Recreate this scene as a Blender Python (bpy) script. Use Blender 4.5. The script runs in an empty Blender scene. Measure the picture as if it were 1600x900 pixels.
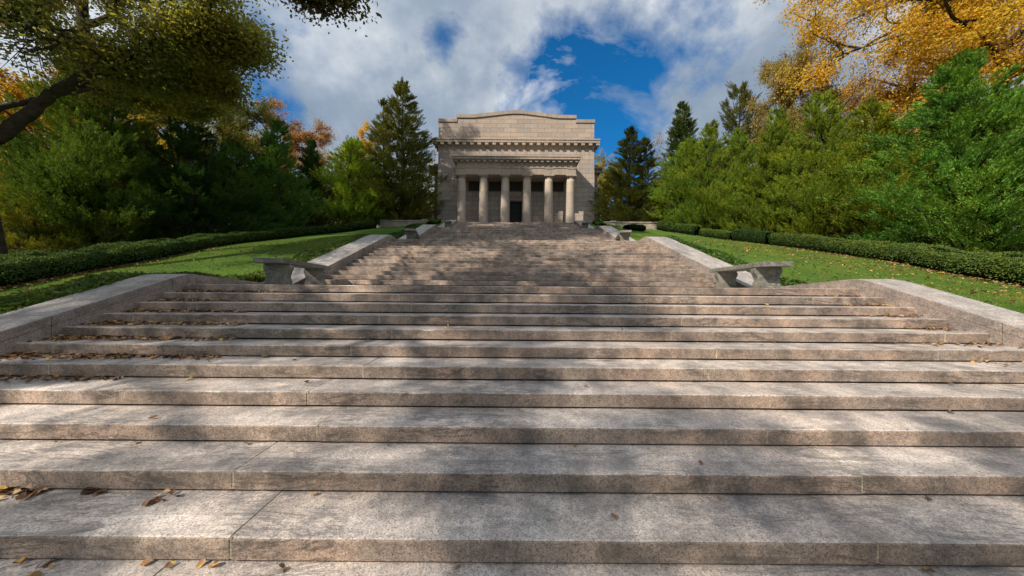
import bpy, bmesh, math
import numpy as np
from mathutils import Vector, Matrix
S = bpy.context.scene
C = S.collection
R = math.radians
F = 500.0                      # focal length in photo pixels (1600 wide)

# ------------------------------------------------------------------ camera
cd = bpy.data.cameras.new('camera'); cam = bpy.data.objects.new('camera', cd); C.objects.link(cam)
cd.sensor_width = 36; cd.lens = F/1600*36; cd.clip_start = .05; cd.clip_end = 3000
cd.shift_x = -2.6/1600; cd.shift_y = -3/1600
cam.rotation_euler = (R(90), R(-.42), 0)
S.camera = cam

# ------------------------------------------------------------------ sun, sky, exposure
SUNDIR = Vector((1.17, 1.0, -1.23)).normalized()
EL = math.asin(-SUNDIR.z)
sd = bpy.data.lights.new('sun', 'SUN'); sd.energy = 5.0; sd.angle = R(.53); sd.color = (1, .90, .77)
sun = bpy.data.objects.new('sun', sd); C.objects.link(sun)
sun.rotation_euler = SUNDIR.to_track_quat('-Z', 'Y').to_euler()
S.view_settings.view_transform = 'Standard'; S.view_settings.look = 'None'
S.view_settings.gamma = 1; S.view_settings.use_curve_mapping = False
S.view_settings.exposure = 0.37

def N(nt, t, **k):
    n = nt.nodes.new(t)
    for a, b in k.items():
        if a == 'ins':
            for i, v in b.items(): n.inputs[i].default_value = v
        else: setattr(n, a, b)
    return n
def math_(nt, op, a, b=None, c=None, clamp=False):
    n = nt.nodes.new('ShaderNodeMath'); n.operation = op; n.use_clamp = clamp
    for i, v in enumerate((a, b, c)):
        if v is None: continue
        if hasattr(v, 'type'): nt.links.new(v, n.inputs[i])
        else: n.inputs[i].default_value = v
    return n.outputs[0]
def ramp(nt, fac, stops, interp='LINEAR'):
    n = nt.nodes.new('ShaderNodeValToRGB'); cr = n.color_ramp; cr.interpolation = interp
    while len(cr.elements) < len(stops): cr.elements.new(.5)
    for e, (p, c) in zip(cr.elements, stops):
        e.position = p; e.color = (*c, 1) if len(c) == 3 else c
    nt.links.new(fac, n.inputs[0]); return n.outputs[0]
def mix(nt, fac, a, b, blend='MIX'):
    n = nt.nodes.new('ShaderNodeMix'); n.data_type = 'RGBA'; n.blend_type = blend
    for s, v in ((n.inputs[0], fac), (n.inputs[6], a), (n.inputs[7], b)):
        if hasattr(v, 'type'): nt.links.new(v, s)
        elif isinstance(v, (int, float)): s.default_value = v
        else: s.default_value = (*v, 1)
    return n.outputs[2]
def noise(nt, vec, scale, detail=4, rough=.55, dist=0):
    n = nt.nodes.new('ShaderNodeTexNoise'); n.inputs['Scale'].default_value = scale
    n.inputs['Detail'].default_value = detail; n.inputs['Roughness'].default_value = rough
    n.inputs['Distortion'].default_value = dist
    if vec is not None: nt.links.new(vec, n.inputs['Vector'])
    return n.outputs[0]
def vmath(nt, op, a, b=None, scale=None):
    n = nt.nodes.new('ShaderNodeVectorMath'); n.operation = op
    for i, v in enumerate((a, b)):
        if v is None: continue
        if hasattr(v, 'type'): nt.links.new(v, n.inputs[i])
        else: n.inputs[i].default_value = v
    if scale is not None: n.inputs['Scale'].default_value = scale
    return n

W = bpy.data.worlds.new('World'); S.world = W; W.use_nodes = True
nt = W.node_tree; nt.nodes.clear()
out = N(nt, 'ShaderNodeOutputWorld'); bg = N(nt, 'ShaderNodeBackground'); bg.inputs[1].default_value = .082
sky = N(nt, 'ShaderNodeTexSky', sky_type='NISHITA', sun_disc=False)
sky.sun_elevation = EL; sky.sun_rotation = R(229.5); sky.air_density = 1; sky.dust_density = .4; sky.ozone_density = 3
tc = N(nt, 'ShaderNodeTexCoord'); D = tc.outputs['Generated']
def skydir(px, py): return Vector(((px-802.6)/F, 1, (447-py)/F)).normalized()
sep = N(nt, 'ShaderNodeSeparateXYZ'); nt.links.new(D, sep.inputs[0])
zz = math_(nt, 'MAXIMUM', sep.outputs[2], 0.0); zz = math_(nt, 'ADD', zz, .65)
px_ = math_(nt, 'DIVIDE', sep.outputs[0], zz); py_ = math_(nt, 'DIVIDE', sep.outputs[1], zz)
cmb = N(nt, 'ShaderNodeCombineXYZ'); nt.links.new(px_, cmb.inputs[0]); nt.links.new(py_, cmb.inputs[1])
P = cmb.outputs[0]
n1 = noise(nt, P, 2.7, 10, .55, .1); n2 = noise(nt, P, 7.5, 12, .62, .15)
cov = math_(nt, 'ADD', math_(nt, 'MULTIPLY', n1, .66), math_(nt, 'MULTIPLY', n2, .34))
cov = math_(nt, 'ADD', math_(nt, 'MULTIPLY', math_(nt, 'SUBTRACT', cov, .5), 3.8), 1.03)
# the cloud deck is broken in these directions
for (x, y, rad, amp) in ((885,115,.165,.44),(1000,100,.14,.34),(945,190,.125,.30),(965,240,.11,.50),(838,105,.10,.28),(695,68,.055,.34),(760,45,.05,.2),(990,285,.10,.45),(425,165,.07,.5),(1140,100,.03,.12),(870,40,.05,.12)):
    d = vmath(nt, 'DISTANCE', D, skydir(x, y)).outputs['Value']
    g_ = math_(nt, 'SUBTRACT', 1.0, math_(nt, 'DIVIDE', d, rad*1.5), clamp=True)
    cov = math_(nt, 'SUBTRACT', cov, math_(nt, 'MULTIPLY', g_, amp*1.5))
cmask = ramp(nt, cov, [(.28, (0,0,0)), (.48, (.35,.35,.35)), (.74, (1,1,1))])
mw = N(nt, 'ShaderNodeMapping'); mw.inputs['Rotation'].default_value = (0, 0, R(25)); mw.inputs['Scale'].default_value = (1, 1.7, 1); nt.links.new(P, mw.inputs[0])
wisp = ramp(nt, noise(nt, mw.outputs[0], 3.1, 12, .62, .5), [(.535, (0,0,0)), (.70, (.85,.85,.85))])
cmask = math_(nt, 'MAXIMUM', cmask, wisp)
n3 = noise(nt, P, 2.0, 9, .55, .1)
P2 = vmath(nt, 'ADD', P, (3.3, 1.7, .5)).outputs[0]
n4 = noise(nt, P2, 5.0, 10, .62, .15)
cl = math_(nt, 'ADD', math_(nt, 'MULTIPLY', n3, .75), math_(nt, 'MULTIPLY', n4, .25))
cl = math_(nt, 'ADD', math_(nt, 'MULTIPLY', math_(nt, 'SUBTRACT', cl, .5), 1.6), .5)
ccol = ramp(nt, cl, [(.26, (2.0, 2.8, 3.8)), (.44, (3.2, 3.9, 4.9)), (.56, (5.6, 6.1, 6.7)), (.68, (9.6, 9.7, 9.9))])
skyc = mix(nt, 1.0, sky.outputs[0], (.11, .84, 1.28), 'MULTIPLY')
dsun = vmath(nt, 'DOT_PRODUCT', D, -SUNDIR).outputs['Value']       # clouds round the sun, out of view, brightened as added fill light
sun_fill = math_(nt, 'MULTIPLY', math_(nt, 'MAXIMUM', math_(nt, 'SUBTRACT', dsun, .1), 0.0), .5)
ccol = vmath(nt, 'SCALE', ccol, None); ccol.inputs['Scale'].default_value = 1; nt.links.new(math_(nt, 'ADD', sun_fill, 1.0), ccol.inputs['Scale']); ccol = ccol.outputs[0]
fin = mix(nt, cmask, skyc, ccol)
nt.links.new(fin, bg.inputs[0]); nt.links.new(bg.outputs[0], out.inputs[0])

# ------------------------------------------------------------------ helpers
def setp(o, label=None, cat=None, group=None, kind=None):
    if label: o['label'] = label
    if cat: o['category'] = cat
    if group: o['group'] = group
    if kind: o['kind'] = kind
    return o
def empty(name, loc, label, cat, group=None, rz=0):
    o = bpy.data.objects.new(name, None); C.objects.link(o); o.location = loc; o.rotation_euler = (0, 0, rz)
    return setp(o, label, cat, group)
def link(name, me, mats, parent=None, loc=None):
    o = bpy.data.objects.new(name, me); C.objects.link(o)
    for m in (mats if isinstance(mats, (list, tuple)) else [mats]):
        if m is not None: me.materials.append(m)
    if parent: o.parent = parent
    if loc is not None: o.location = loc
    return o
def npmesh(name, V, Fc, smooth=False):
    """V (n,3); Fc (m,k) faces all of k corners"""
    me = bpy.data.meshes.new(name); V = np.asarray(V, np.float32); Fc = np.asarray(Fc, np.int32)
    m, k = Fc.shape
    me.vertices.add(len(V)); me.vertices.foreach_set('co', V.ravel())
    me.loops.add(m*k); me.loops.foreach_set('vertex_index', Fc.ravel())
    me.polygons.add(m); me.polygons.foreach_set('loop_start', np.arange(0, m*k, k, dtype=np.int32))
    me.polygons.foreach_set('loop_total', np.full(m, k, np.int32))
    if smooth: me.polygons.foreach_set('use_smooth', np.ones(m, bool))
    me.update(calc_edges=True); return me
class MB:
    def __init__(s): s.bm = bmesh.new()
    def box(s, x0, x1, y0, y1, z0, z1, bev=0, mat=0):
        vs = [s.bm.verts.new((x, y, z)) for x in (x0, x1) for y in (y0, y1) for z in (z0, z1)]
        fs = [s.bm.faces.new([vs[i] for i in f]) for f in ((0,1,3,2),(4,6,7,5),(0,4,5,1),(2,3,7,6),(0,2,6,4),(1,5,7,3))]
        for f in fs: f.material_index = mat
        if bev:
            es = set(e for f in fs for e in f.edges)
            bmesh.ops.bevel(s.bm, geom=list(es), offset=bev, segments=1, affect='EDGES', material=-1)
        return s
    def prism(s, pts, a0, a1, axis='x', bev=0, mat=0):
        """pts polygon in the plane across axis, extruded a0..a1"""
        mk = (lambda p, a: (a, p[0], p[1])) if axis == 'x' else ((lambda p, a: (p[0], a, p[1])) if axis == 'y' else (lambda p, a: (p[0], p[1], a)))
        A = [s.bm.verts.new(mk(p, a0)) for p in pts]; B = [s.bm.verts.new(mk(p, a1)) for p in pts]
        n = len(pts); fs = [s.bm.faces.new(A), s.bm.faces.new(B[::-1])]
        for i in range(n): fs.append(s.bm.faces.new((A[i], B[i], B[(i+1) % n], A[(i+1) % n])))
        for f in fs: f.material_index = mat
        if bev:
            es = set(e for f in fs for e in f.edges)
            bmesh.ops.bevel(s.bm, geom=list(es), offset=bev, segments=1, affect='EDGES', material=-1)
        return s
    def lathe(s, prof, cx, cy, seg=28, smooth=True):
        rings = [[s.bm.verts.new((cx+r*math.cos(2*math.pi*i/seg), cy+r*math.sin(2*math.pi*i/seg), z)) for i in range(seg)] for r, z in prof]
        for a, b in zip(rings, rings[1:]):
            for i in range(seg):
                f = s.bm.faces.new((a[i], a[(i+1) % seg], b[(i+1) % seg], b[i])); f.smooth = smooth
        s.bm.faces.new(rings[0][::-1]); s.bm.faces.new(rings[-1]); return s
    def build(s, name, mats, parent=None, loc=None):
        bmesh.ops.recalc_face_normals(s.bm, faces=s.bm.faces)
        me = bpy.data.meshes.new(name); s.bm.to_mesh(me); s.bm.free()
        return link(name, me, mats, parent, loc)

# ------------------------------------------------------------------ materials
def newmat(name):
    m = bpy.data.materials.new(name); m.use_nodes = True; nt = m.node_tree
    b = nt.nodes['Principled BSDF']; return m, nt, b
def tcoord(nt, kind='Object'): return nt.nodes.new('ShaderNodeTexCoord').outputs[kind]
def geopos(nt): return nt.nodes.new('ShaderNodeNewGeometry').outputs['Position']
def bump(nt, b, h, strength, dist):
    n = nt.nodes.new('ShaderNodeBump'); n.inputs['Strength'].default_value = strength; n.inputs['Distance'].default_value = dist
    nt.links.new(h, n.inputs['Height']); nt.links.new(n.outputs[0], b.inputs['Normal'])
def granite(name, base, dark, pink, stain=.5, tint_scale=.6, blocks=None, rough=.7, spec=.3):
    m, nt, b = newmat(name); p = geopos(nt)
    big = noise(nt, p, tint_scale, 3, .5); mid = noise(nt, p, 4.5, 5, .6)
    col = mix(nt, ramp(nt, big, [(.35, (0,0,0)), (.65, (1,1,1))]), base, pink)
    col = mix(nt, ramp(nt, mid, [(.40, (0,0,0)), (.66, (.9,.9,.9))]), col, tuple(c*.60 for c in base))
    # per-block tone
    if blocks:
        w = nt.nodes.new('ShaderNodeTexWhiteNoise'); w.noise_dimensions = '3D'
        q = vmath(nt, 'DIVIDE', p, blocks).outputs[0]; q = vmath(nt, 'FLOOR', q).outputs[0]; nt.links.new(q, w.inputs['Vector'])
        col = mix(nt, .9, col, ramp(nt, w.outputs['Value'], [(0, (.80,.79,.78)), (1, (1.14,1.12,1.10))]), 'MULTIPLY')
    # crystals
    v = nt.nodes.new('ShaderNodeTexVoronoi'); v.inputs['Scale'].default_value = 130; nt.links.new(p, v.inputs['Vector'])
    sp = N(nt, 'ShaderNodeSeparateXYZ'); nt.links.new(v.outputs['Color'], sp.inputs[0])
    col = mix(nt, 1.0, col, ramp(nt, sp.outputs[0], [(0, (.45,.43,.43)), (.2, (.80,.78,.77)), (.55, (1,1,1)), (.85, (1.22,1.18,1.14)), (1, (1.4,1.25,1.15))]), 'MULTIPLY')
    v2 = noise(nt, p, 26, 4, .7)
    col = mix(nt, 1.0, col, ramp(nt, v2, [(.3, (.76,.74,.74)), (.5, (1,1,1)), (.7, (1.16,1.14,1.12))]), 'MULTIPLY')
    # dark diagonal veins
    mp = N(nt, 'ShaderNodeMapping'); mp.inputs['Rotation'].default_value = (.3, .5, R(38)); mp.inputs['Scale'].default_value = (.5, 2.6, 2.0)
    nt.links.new(p, mp.inputs[0])
    vn = noise(nt, mp.outputs[0], 1.9, 8, .7, 1.0)
    vr = ramp(nt, vn, [(.465, (0,0,0)), (.494, (1,1,1)), (.506, (1,1,1)), (.535, (0,0,0))])
    gate = ramp(nt, noise(nt, p, 1.1, 2), [(.45, (0,0,0)), (.55, (1,1,1))])
    vf = math_(nt, 'MULTIPLY', vr, gate); vf = math_(nt, 'MULTIPLY', vf, stain*.9)
    col = mix(nt, vf, col, dark)
    # long rain and foot-traffic streaks running down the slope of the stairs
    ms = N(nt, 'ShaderNodeMapping'); ms.inputs['Scale'].default_value = (1.6, .35, .5); nt.links.new(p, ms.inputs[0])
    col = mix(nt, 1.0, col, ramp(nt, noise(nt, ms.outputs[0], 1.3, 6, .6), [(.36, (.74,.74,.76)), (.5, (1,1,1)), (.66, (1.12,1.10,1.07))]), 'MULTIPLY')
    # grime blotches
    gn = noise(nt, p, 2.3, 8, .68, .4)
    gf = math_(nt, 'MULTIPLY', ramp(nt, gn, [(.5, (0,0,0)), (.72, (1,1,1))]), stain)
    col = mix(nt, gf, col, dark)
    nt.links.new(col, b.inputs['Base Color']); b.inputs['Roughness'].default_value = rough
    b.inputs['Specular IOR Level'].default_value = spec
    bump(nt, b, noise(nt, p, 75, 5, .7), .35, .006)
    return m
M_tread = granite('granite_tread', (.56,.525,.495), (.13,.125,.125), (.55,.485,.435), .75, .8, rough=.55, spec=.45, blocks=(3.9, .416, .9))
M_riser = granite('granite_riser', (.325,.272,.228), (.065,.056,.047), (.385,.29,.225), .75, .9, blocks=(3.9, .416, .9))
M_mortar = granite('mortar', (.50,.45,.34), (.16,.14,.09), (.44,.38,.27), .7)
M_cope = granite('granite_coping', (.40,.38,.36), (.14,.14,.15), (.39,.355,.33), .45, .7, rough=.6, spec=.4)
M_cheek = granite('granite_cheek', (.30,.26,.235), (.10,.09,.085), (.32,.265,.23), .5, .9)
M_bench = granite('bench_stone', (.24,.235,.21), (.06,.06,.052), (.20,.20,.16), .75, 1.6)
M_terr = granite('terrace_stone', (.42,.37,.32), (.16,.14,.12), (.42,.35,.30), .5, .5)

def ashlar(name, base, pink, dark, bw, bh, joint=.02, stain=.6, axis='xz'):
    m, nt, b = newmat(name); p = tcoord(nt)
    mp = N(nt, 'ShaderNodeSeparateXYZ'); nt.links.new(p, mp.inputs[0]); cb = N(nt, 'ShaderNodeCombineXYZ')
    s = math_(nt, 'ADD', mp.outputs[0], mp.outputs[1])
    nt.links.new(s, cb.inputs[0]); nt.links.new(mp.outputs[2], cb.inputs[1])
    br = N(nt, 'ShaderNodeTexBrick'); nt.links.new(cb.outputs[0], br.inputs['Vector'])
    br.inputs['Scale'].default_value = 1; br.inputs['Brick Width'].default_value = bw; br.inputs['Row Height'].default_value = bh
    br.inputs['Mortar Size'].default_value = joint; br.inputs['Mortar Smooth'].default_value = .2; br.inputs['Bias'].default_value = 0
    br.inputs['Color1'].default_value = (.82,.82,.83,1); br.inputs['Color2'].default_value = (1.10,1.07,1.04,1); br.inputs['Mortar'].default_value = (.48,.44,.41,1)
    col = mix(nt, ramp(nt, noise(nt, p, .55, 4, .6), [(.36, (0,0,0)), (.64, (1,1,1))]), base, pink)
    col = mix(nt, 1.0, col, br.outputs['Color'], 'MULTIPLY')
    col = mix(nt, 1.0, col, ramp(nt, noise(nt, p, 9, 6, .7), [(.3, (.8,.79,.78)), (.7, (1.15,1.14,1.12))]), 'MULTIPLY')
    # streaks running down
    mq = N(nt, 'ShaderNodeMapping'); mq.inputs['Scale'].default_value = (2.2, 2.2, .22); nt.links.new(p, mq.inputs[0])
    st = ramp(nt, noise(nt, mq.outputs[0], 1.4, 6, .65), [(.48, (0,0,0)), (.75, (1,1,1))])
    col = mix(nt, math_(nt, 'MULTIPLY', st, stain), col, dark)
    nt.links.new(col, b.inputs['Base Color']); b.inputs['Roughness'].default_value = .85; b.inputs['Specular IOR Level'].default_value = .2
    bump(nt, b, br.outputs['Fac'], -.5, .01)
    return m
M_wall = ashlar('ashlar_granite', (.365,.325,.29), (.40,.335,.285), (.14,.13,.125), 1.35, .52)
M_attic = ashlar('attic_granite', (.375,.325,.285), (.41,.33,.27), (.27,.24,.21), 1.5, .49)
M_trim = ashlar('trim_granite', (.37,.31,.26), (.40,.325,.265), (.14,.125,.11), 2.1, 3.3, .008, .6)
M_col = ashlar('column_granite', (.42,.36,.305), (.42,.35,.285), (.26,.23,.21), 50, 1.72, .009, .45)
M_soil, nt, b = newmat('soil')
col = ramp(nt, noise(nt, geopos(nt), 3, 6), [(.3, (.035,.025,.015)), (.7, (.09,.065,.04))]); nt.links.new(col, b.inputs['Base Color']); b.inputs['Roughness'].default_value = 1

def simple(name, a, b_, scale=3, rough=.8, metal=0, spec=.3, bmp=0):
    m, nt, b = newmat(name); p = tcoord(nt)
    nt.links.new(ramp(nt, noise(nt, p, scale, 6, .65), [(.3, a), (.7, b_)]), b.inputs['Base Color'])
    b.inputs['Roughness'].default_value = rough; b.inputs['Metallic'].default_value = metal; b.inputs['Specular IOR Level'].default_value = spec
    if bmp: bump(nt, b, noise(nt, p, scale*4, 5, .7), bmp, .02)
    return m
M_bronze = simple('dark_bronze', (.012,.013,.013), (.03,.028,.024), 4, .5, .6)
M_bronze2 = simple('bronze_grille', (.05,.045,.035), (.09,.08,.06), 6, .6, .4)
M_darkpanel = simple('painted_dark_interior', (.045,.038,.032), (.07,.06,.05), 2, .9)
M_bark = simple('bark', (.03,.024,.018), (.08,.065,.05), 6, .95, 0, .1, .8)
M_barkpale = simple('pale_bark', (.20,.18,.15), (.34,.31,.27), 6, .95, 0, .1, .6)
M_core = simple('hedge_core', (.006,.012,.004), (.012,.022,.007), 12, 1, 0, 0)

def foliage(name, trans=.35, lo=.55, hi=1.5, rough=.6, hue2=None, spec=.25, nscale=.9):
    """colour comes from the object's own colour, varied from spray to spray"""
    m, nt, b = newmat(name); nt.nodes.remove(b); o = nt.nodes['Material Output']
    oi = N(nt, 'ShaderNodeObjectInfo'); p = tcoord(nt)
    c = oi.outputs['Color']
    f1 = noise(nt, p, nscale, 3, .6); f2 = noise(nt, p, nscale*9, 3, .7)
    if hue2 is not None:
        c = mix(nt, ramp(nt, noise(nt, p, nscale*.6, 5, .7), [(.42, (0,0,0)), (.62, (1,1,1))]), c, mix(nt, 1.0, c, hue2, 'MULTIPLY'))
    s = math_(nt, 'ADD', math_(nt, 'MULTIPLY', f1, .45), math_(nt, 'MULTIPLY', f2, .55))
    c = mix(nt, 1.0, c, ramp(nt, s, [(.34, (lo,)*3), (.66, (hi,)*3)]), 'MULTIPLY')
    w = nt.nodes.new('ShaderNodeTexWhiteNoise'); q = vmath(nt, 'MULTIPLY', p, (9, 9, 9)).outputs[0]; q = vmath(nt, 'FLOOR', q).outputs[0]; nt.links.new(q, w.inputs['Vector'])
    c = mix(nt, 1.0, c, ramp(nt, w.outputs['Value'], [(0, (.8,.84,.8)), (1, (1.22,1.14,1.1))]), 'MULTIPLY')
    d = N(nt, 'ShaderNodeBsdfPrincipled'); nt.links.new(c, d.inputs['Base Color']); d.inputs['Roughness'].default_value = rough; d.inputs['Specular IOR Level'].default_value = spec
    t = N(nt, 'ShaderNodeBsdfTranslucent'); nt.links.new(mix(nt, 1.0, c, (1.5, 1.5, .7), 'MULTIPLY'), t.inputs[0])
    ms = N(nt, 'ShaderNodeMixShader'); ms.inputs[0].default_value = trans
    nt.links.new(d.outputs[0], ms.inputs[1]); nt.links.new(t.outputs[0], ms.inputs[2]); nt.links.new(ms.outputs[0], o.inputs[0])
    return m
M_cedar = foliage('cedar_sprays', .2, .38, 2.0, .75, (1.45, 1.15, .75), .12)
M_leaf = foliage('broad_leaves', .55, .5, 1.6, .5, (1.35, 1.0, .7))
M_autumn = foliage('autumn_leaves', .42, .6, 1.45, .6, (1.0, .85, .8))
M_box = foliage('boxwood_leaves', .2, .5, 1.5, .85, (1.25, 1.1, .9), .08, 2.5)
M_cover = foliage('ground_cover_leaves', .3, .5, 1.6, .5, (1.7, 1.35, .8), .4, 2.5)
M_blade = foliage('grass_blades', .35, .6, 1.5, .6, (1.6, 1.2, .8), .3, 1.2)
def litter():
    m, nt, b = newmat('dead_leaves'); p = geopos(nt)
    w = nt.nodes.new('ShaderNodeTexWhiteNoise'); q = vmath(nt, 'FLOOR', vmath(nt, 'MULTIPLY', p, (16,16,16)).outputs[0]).outputs[0]; nt.links.new(q, w.inputs['Vector'])
    c = ramp(nt, w.outputs['Value'], [(0, (.07,.032,.014)), (.35, (.17,.075,.03)), (.6, (.28,.16,.07)), (.8, (.40,.26,.13)), (.93, (.36,.16,.03)), (1, (.5,.34,.06))])
    c = mix(nt, 1.0, c, ramp(nt, noise(nt, p, 40, 4), [(.3, (.7,.7,.7)), (.7, (1.25,1.25,1.25))]), 'MULTIPLY')
    nt.links.new(c, b.inputs['Base Color']); b.inputs['Roughness'].default_value = .75
    return m
M_litter = litter()
def tinted(name):
    m, nt, b = newmat(name); oi = N(nt, 'ShaderNodeObjectInfo')
    c = mix(nt, 1.0, oi.outputs['Color'], ramp(nt, noise(nt, tcoord(nt), 30, 4), [(.3, (.6,.6,.6)), (.7, (1.3,1.3,1.3))]), 'MULTIPLY')
    nt.links.new(c, b.inputs['Base Color']); b.inputs['Roughness'].default_value = .7; return m
M_oneleaf = tinted('single_dead_leaf')

def lawnmat():
    m, nt, b = newmat('lawn'); p = geopos(nt)
    c = ramp(nt, noise(nt, p, .5, 5, .6), [(.3, (.048,.105,.016)), (.55, (.075,.145,.022)), (.75, (.12,.165,.03))])
    c = mix(nt, ramp(nt, noise(nt, p, 1.6, 6, .7), [(.56, (0,0,0)), (.72, (.7,.7,.7))]), c, (.15,.12,.05))
    c = mix(nt, 1.0, c, ramp(nt, noise(nt, p, 38, 4, .8), [(.3, (.55,.55,.55)), (.7, (1.4,1.4,1.4))]), 'MULTIPLY')
    # woodland floor past the hedges: leaf litter and soil
    sp = N(nt, 'ShaderNodeSeparateXYZ'); nt.links.new(p, sp.inputs[0])
    ax = math_(nt, 'ABSOLUTE', math_(nt, 'SUBTRACT', sp.outputs[0], .18))
    ax = math_(nt, 'ADD', ax, math_(nt, 'MULTIPLY', noise(nt, p, .4, 3), 1.5))
    fl = ramp(nt, math_(nt, 'DIVIDE', ax, 40), [(.45, (0,0,0)), (.50, (1,1,1))])
    wf = ramp(nt, noise(nt, p, 5, 8, .7), [(.3, (.03,.035,.012)), (.5, (.09,.07,.03)), (.7, (.16,.12,.05))])
    c = mix(nt, fl, c, wf)
    nt.links.new(c, b.inputs['Base Color']); b.inputs['Roughness'].default_value = .9; b.inputs['Specular IOR Level'].default_value = .1
    bump(nt, b, noise(nt, p, 22, 5, .8), .8, .05)
    return m
M_lawn = lawnmat()

# ------------------------------------------------------------------ levels of the stairs
H = .15; T = .416; XC = .18
Z0 = -1.505; D0 = 1.898
HW1, HW2 = 6.37, 5.82
flights = [  # first nosing Y, first tread top z, half width
    (D0-3*T, Z0-3*H, HW1), (9.165, .145, HW2), (17.67, 2.245, HW2), (26.18, 4.345, HW2)]
tops = [(y+13*T, z+13*H) for y, z, _ in flights]      # top nosings / landing levels
LAND = [z for _, z in tops]
PR = np.array([(-60,-2.105),(.3,-2.105),(tops[0][0],LAND[0]),(8.8,LAND[0]),(tops[1][0],LAND[1]),(17.3,LAND[1]),(tops[2][0],LAND[2]),(25.8,LAND[2]),(tops[3][0],LAND[3]),(300,LAND[3])])
AV = np.array([(-60,-2.3),(-8,-2.3),(0,-1.85),(6,-.25),(31,5.85),(34,6.1),(60,6.3),(300,6.0)])
rng = np.random.default_rng(7)
def ground(x, y):
    x = np.asarray(x, float); y = np.asarray(y, float); a = np.abs(x-XC)
    pr = np.interp(y, PR[:,0], PR[:,1]); av = np.interp(y, AV[:,0], AV[:,1])
    w = np.clip((a-7.6)/4.5, 0, 1); w = w*w*(3-2*w)
    back = np.clip((y-30)/3, 0, 1)
    lat = .07*np.clip(a-8, 0, 40)*(1-back*.9)
    z = (1-w)*(pr+.02)+w*av-lat
    z = z + .04*np.sin(x*.9+y*.35)*np.clip((a-8)/4, 0, 1)*np.sin(y*.6)
    return z
def groundm(x, y):
    z = ground(x, y); a = np.abs(x-XC)
    under = (np.interp(y, [tops[0][0]+1.6, tops[0][0]+2.4], [HW1, HW2])+.42)
    return np.where((a < under) & (y < 33.2) & (y > -.2), z-.9, np.where((a < 10.6) & (y > 31.75), LAND[3]-.02, z))

def grid(xs, ys, fn):
    X, Y = np.meshgrid(xs, ys); Z = fn(X, Y); V = np.stack([X, Y, Z], -1).reshape(-1, 3)
    nx, ny = len(xs), len(ys); i = np.arange(ny-1)[:,None]*nx+np.arange(nx-1)[None]
    Fc = np.stack([i, i+1, i+nx+1, i+nx], -1).reshape(-1, 4); return V, Fc
xs = np.concatenate([np.linspace(-400,-40,14)[:-1], np.linspace(-40,-10,61)[:-1], np.linspace(-10,10.4,137)[:-1], np.linspace(10.4,40,60)[:-1], np.linspace(40,400,14)])
ys = np.concatenate([np.linspace(-200,-8,10)[:-1], np.linspace(-8,40,200)[:-1], np.linspace(40,400,20)])
V, Fc = grid(xs, ys, groundm)
o = link('lawn', npmesh('lawn', V, Fc, True), M_lawn); setp(o, kind='structure')

# ------------------------------------------------------------------ staircase
st = empty('staircase', (XC, flights[0][0], Z0-4*H), 'wide granite staircase climbing in four flights from the foreground to the memorial', 'staircase')
stl = Vector(st.location)
def sub(x, y, z): return (x-stl.x, y-stl.y, z-stl.z)
JE = {0: (-5.35, -1.85, 1.99, 5.75), 1: (-5.9, -2.2, 2.35, 5.1)}
def stepmesh(y, z, hw, par, depth=T+.06, jit=0):
    mb = MB(); r = np.random.default_rng(int(1000+y*97))
    js = [j for j in JE[par]] if abs(hw-HW1) < .01 else [j*.9+(r.random()-.5)*.5 for j in JE[par]]
    js = [j for j in js if abs(j) < hw-.35]
    ed = [-hw-.03]+js+[hw+.03]
    for a, b_ in zip(ed, ed[1:]):
        dy = (r.random()-.5)*.010; dz = (r.random()-.5)*.006; n = max(3, int((b_-a)/.14)); rings = []
        xs_ = np.linspace(a+.008, b_-.008, n+1)
        for q_, x_ in enumerate(xs_):
            e = r.normal(0, .0016, 4); ch = .010*r.random() if r.random() < .10 else 0
            if q_ in (0, n): ch += .004
            yy = y+dy; zt = z+dz
            rings.append([mb.bm.verts.new(v_) for v_ in ((x_, yy+.001, z-H+.020), (x_, yy+e[0]*.6, zt-.013-ch+e[1]), (x_, yy+.004+ch*.5+e[0], zt-.004-ch*.5+e[2]), (x_, yy+.014+ch, zt+e[3]*.4), (x_, y+depth, zt), (x_, y+depth, z-H+.020))])
        for A_, B_ in zip(rings, rings[1:]):
            for q_ in range(6): mb.bm.faces.new((A_[q_], B_[q_], B_[(q_+1) % 6], A_[(q_+1) % 6]))
        mb.bm.faces.new(rings[0]); mb.bm.faces.new(rings[-1][::-1])
    mb.bm.normal_update()
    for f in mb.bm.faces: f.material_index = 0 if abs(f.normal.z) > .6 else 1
    # mortar bed and joints, set a little back
    mb.box(-hw-.03, hw+.03, y+.02, y+depth-.01, z-H+.022, z-.014, 0, 2)
    for j in js: mb.box(j-.0078, j+.0078, y-.001+.004*r.random(), y+depth-.012, z-H+.0221, z-.0005-.003*r.random(), 0, 2); mb.box(-hw-.03, hw+.03, y+.034, y+depth-.01, z-H-.01, z-H+.0215, 0, 2)
    return mb
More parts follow.
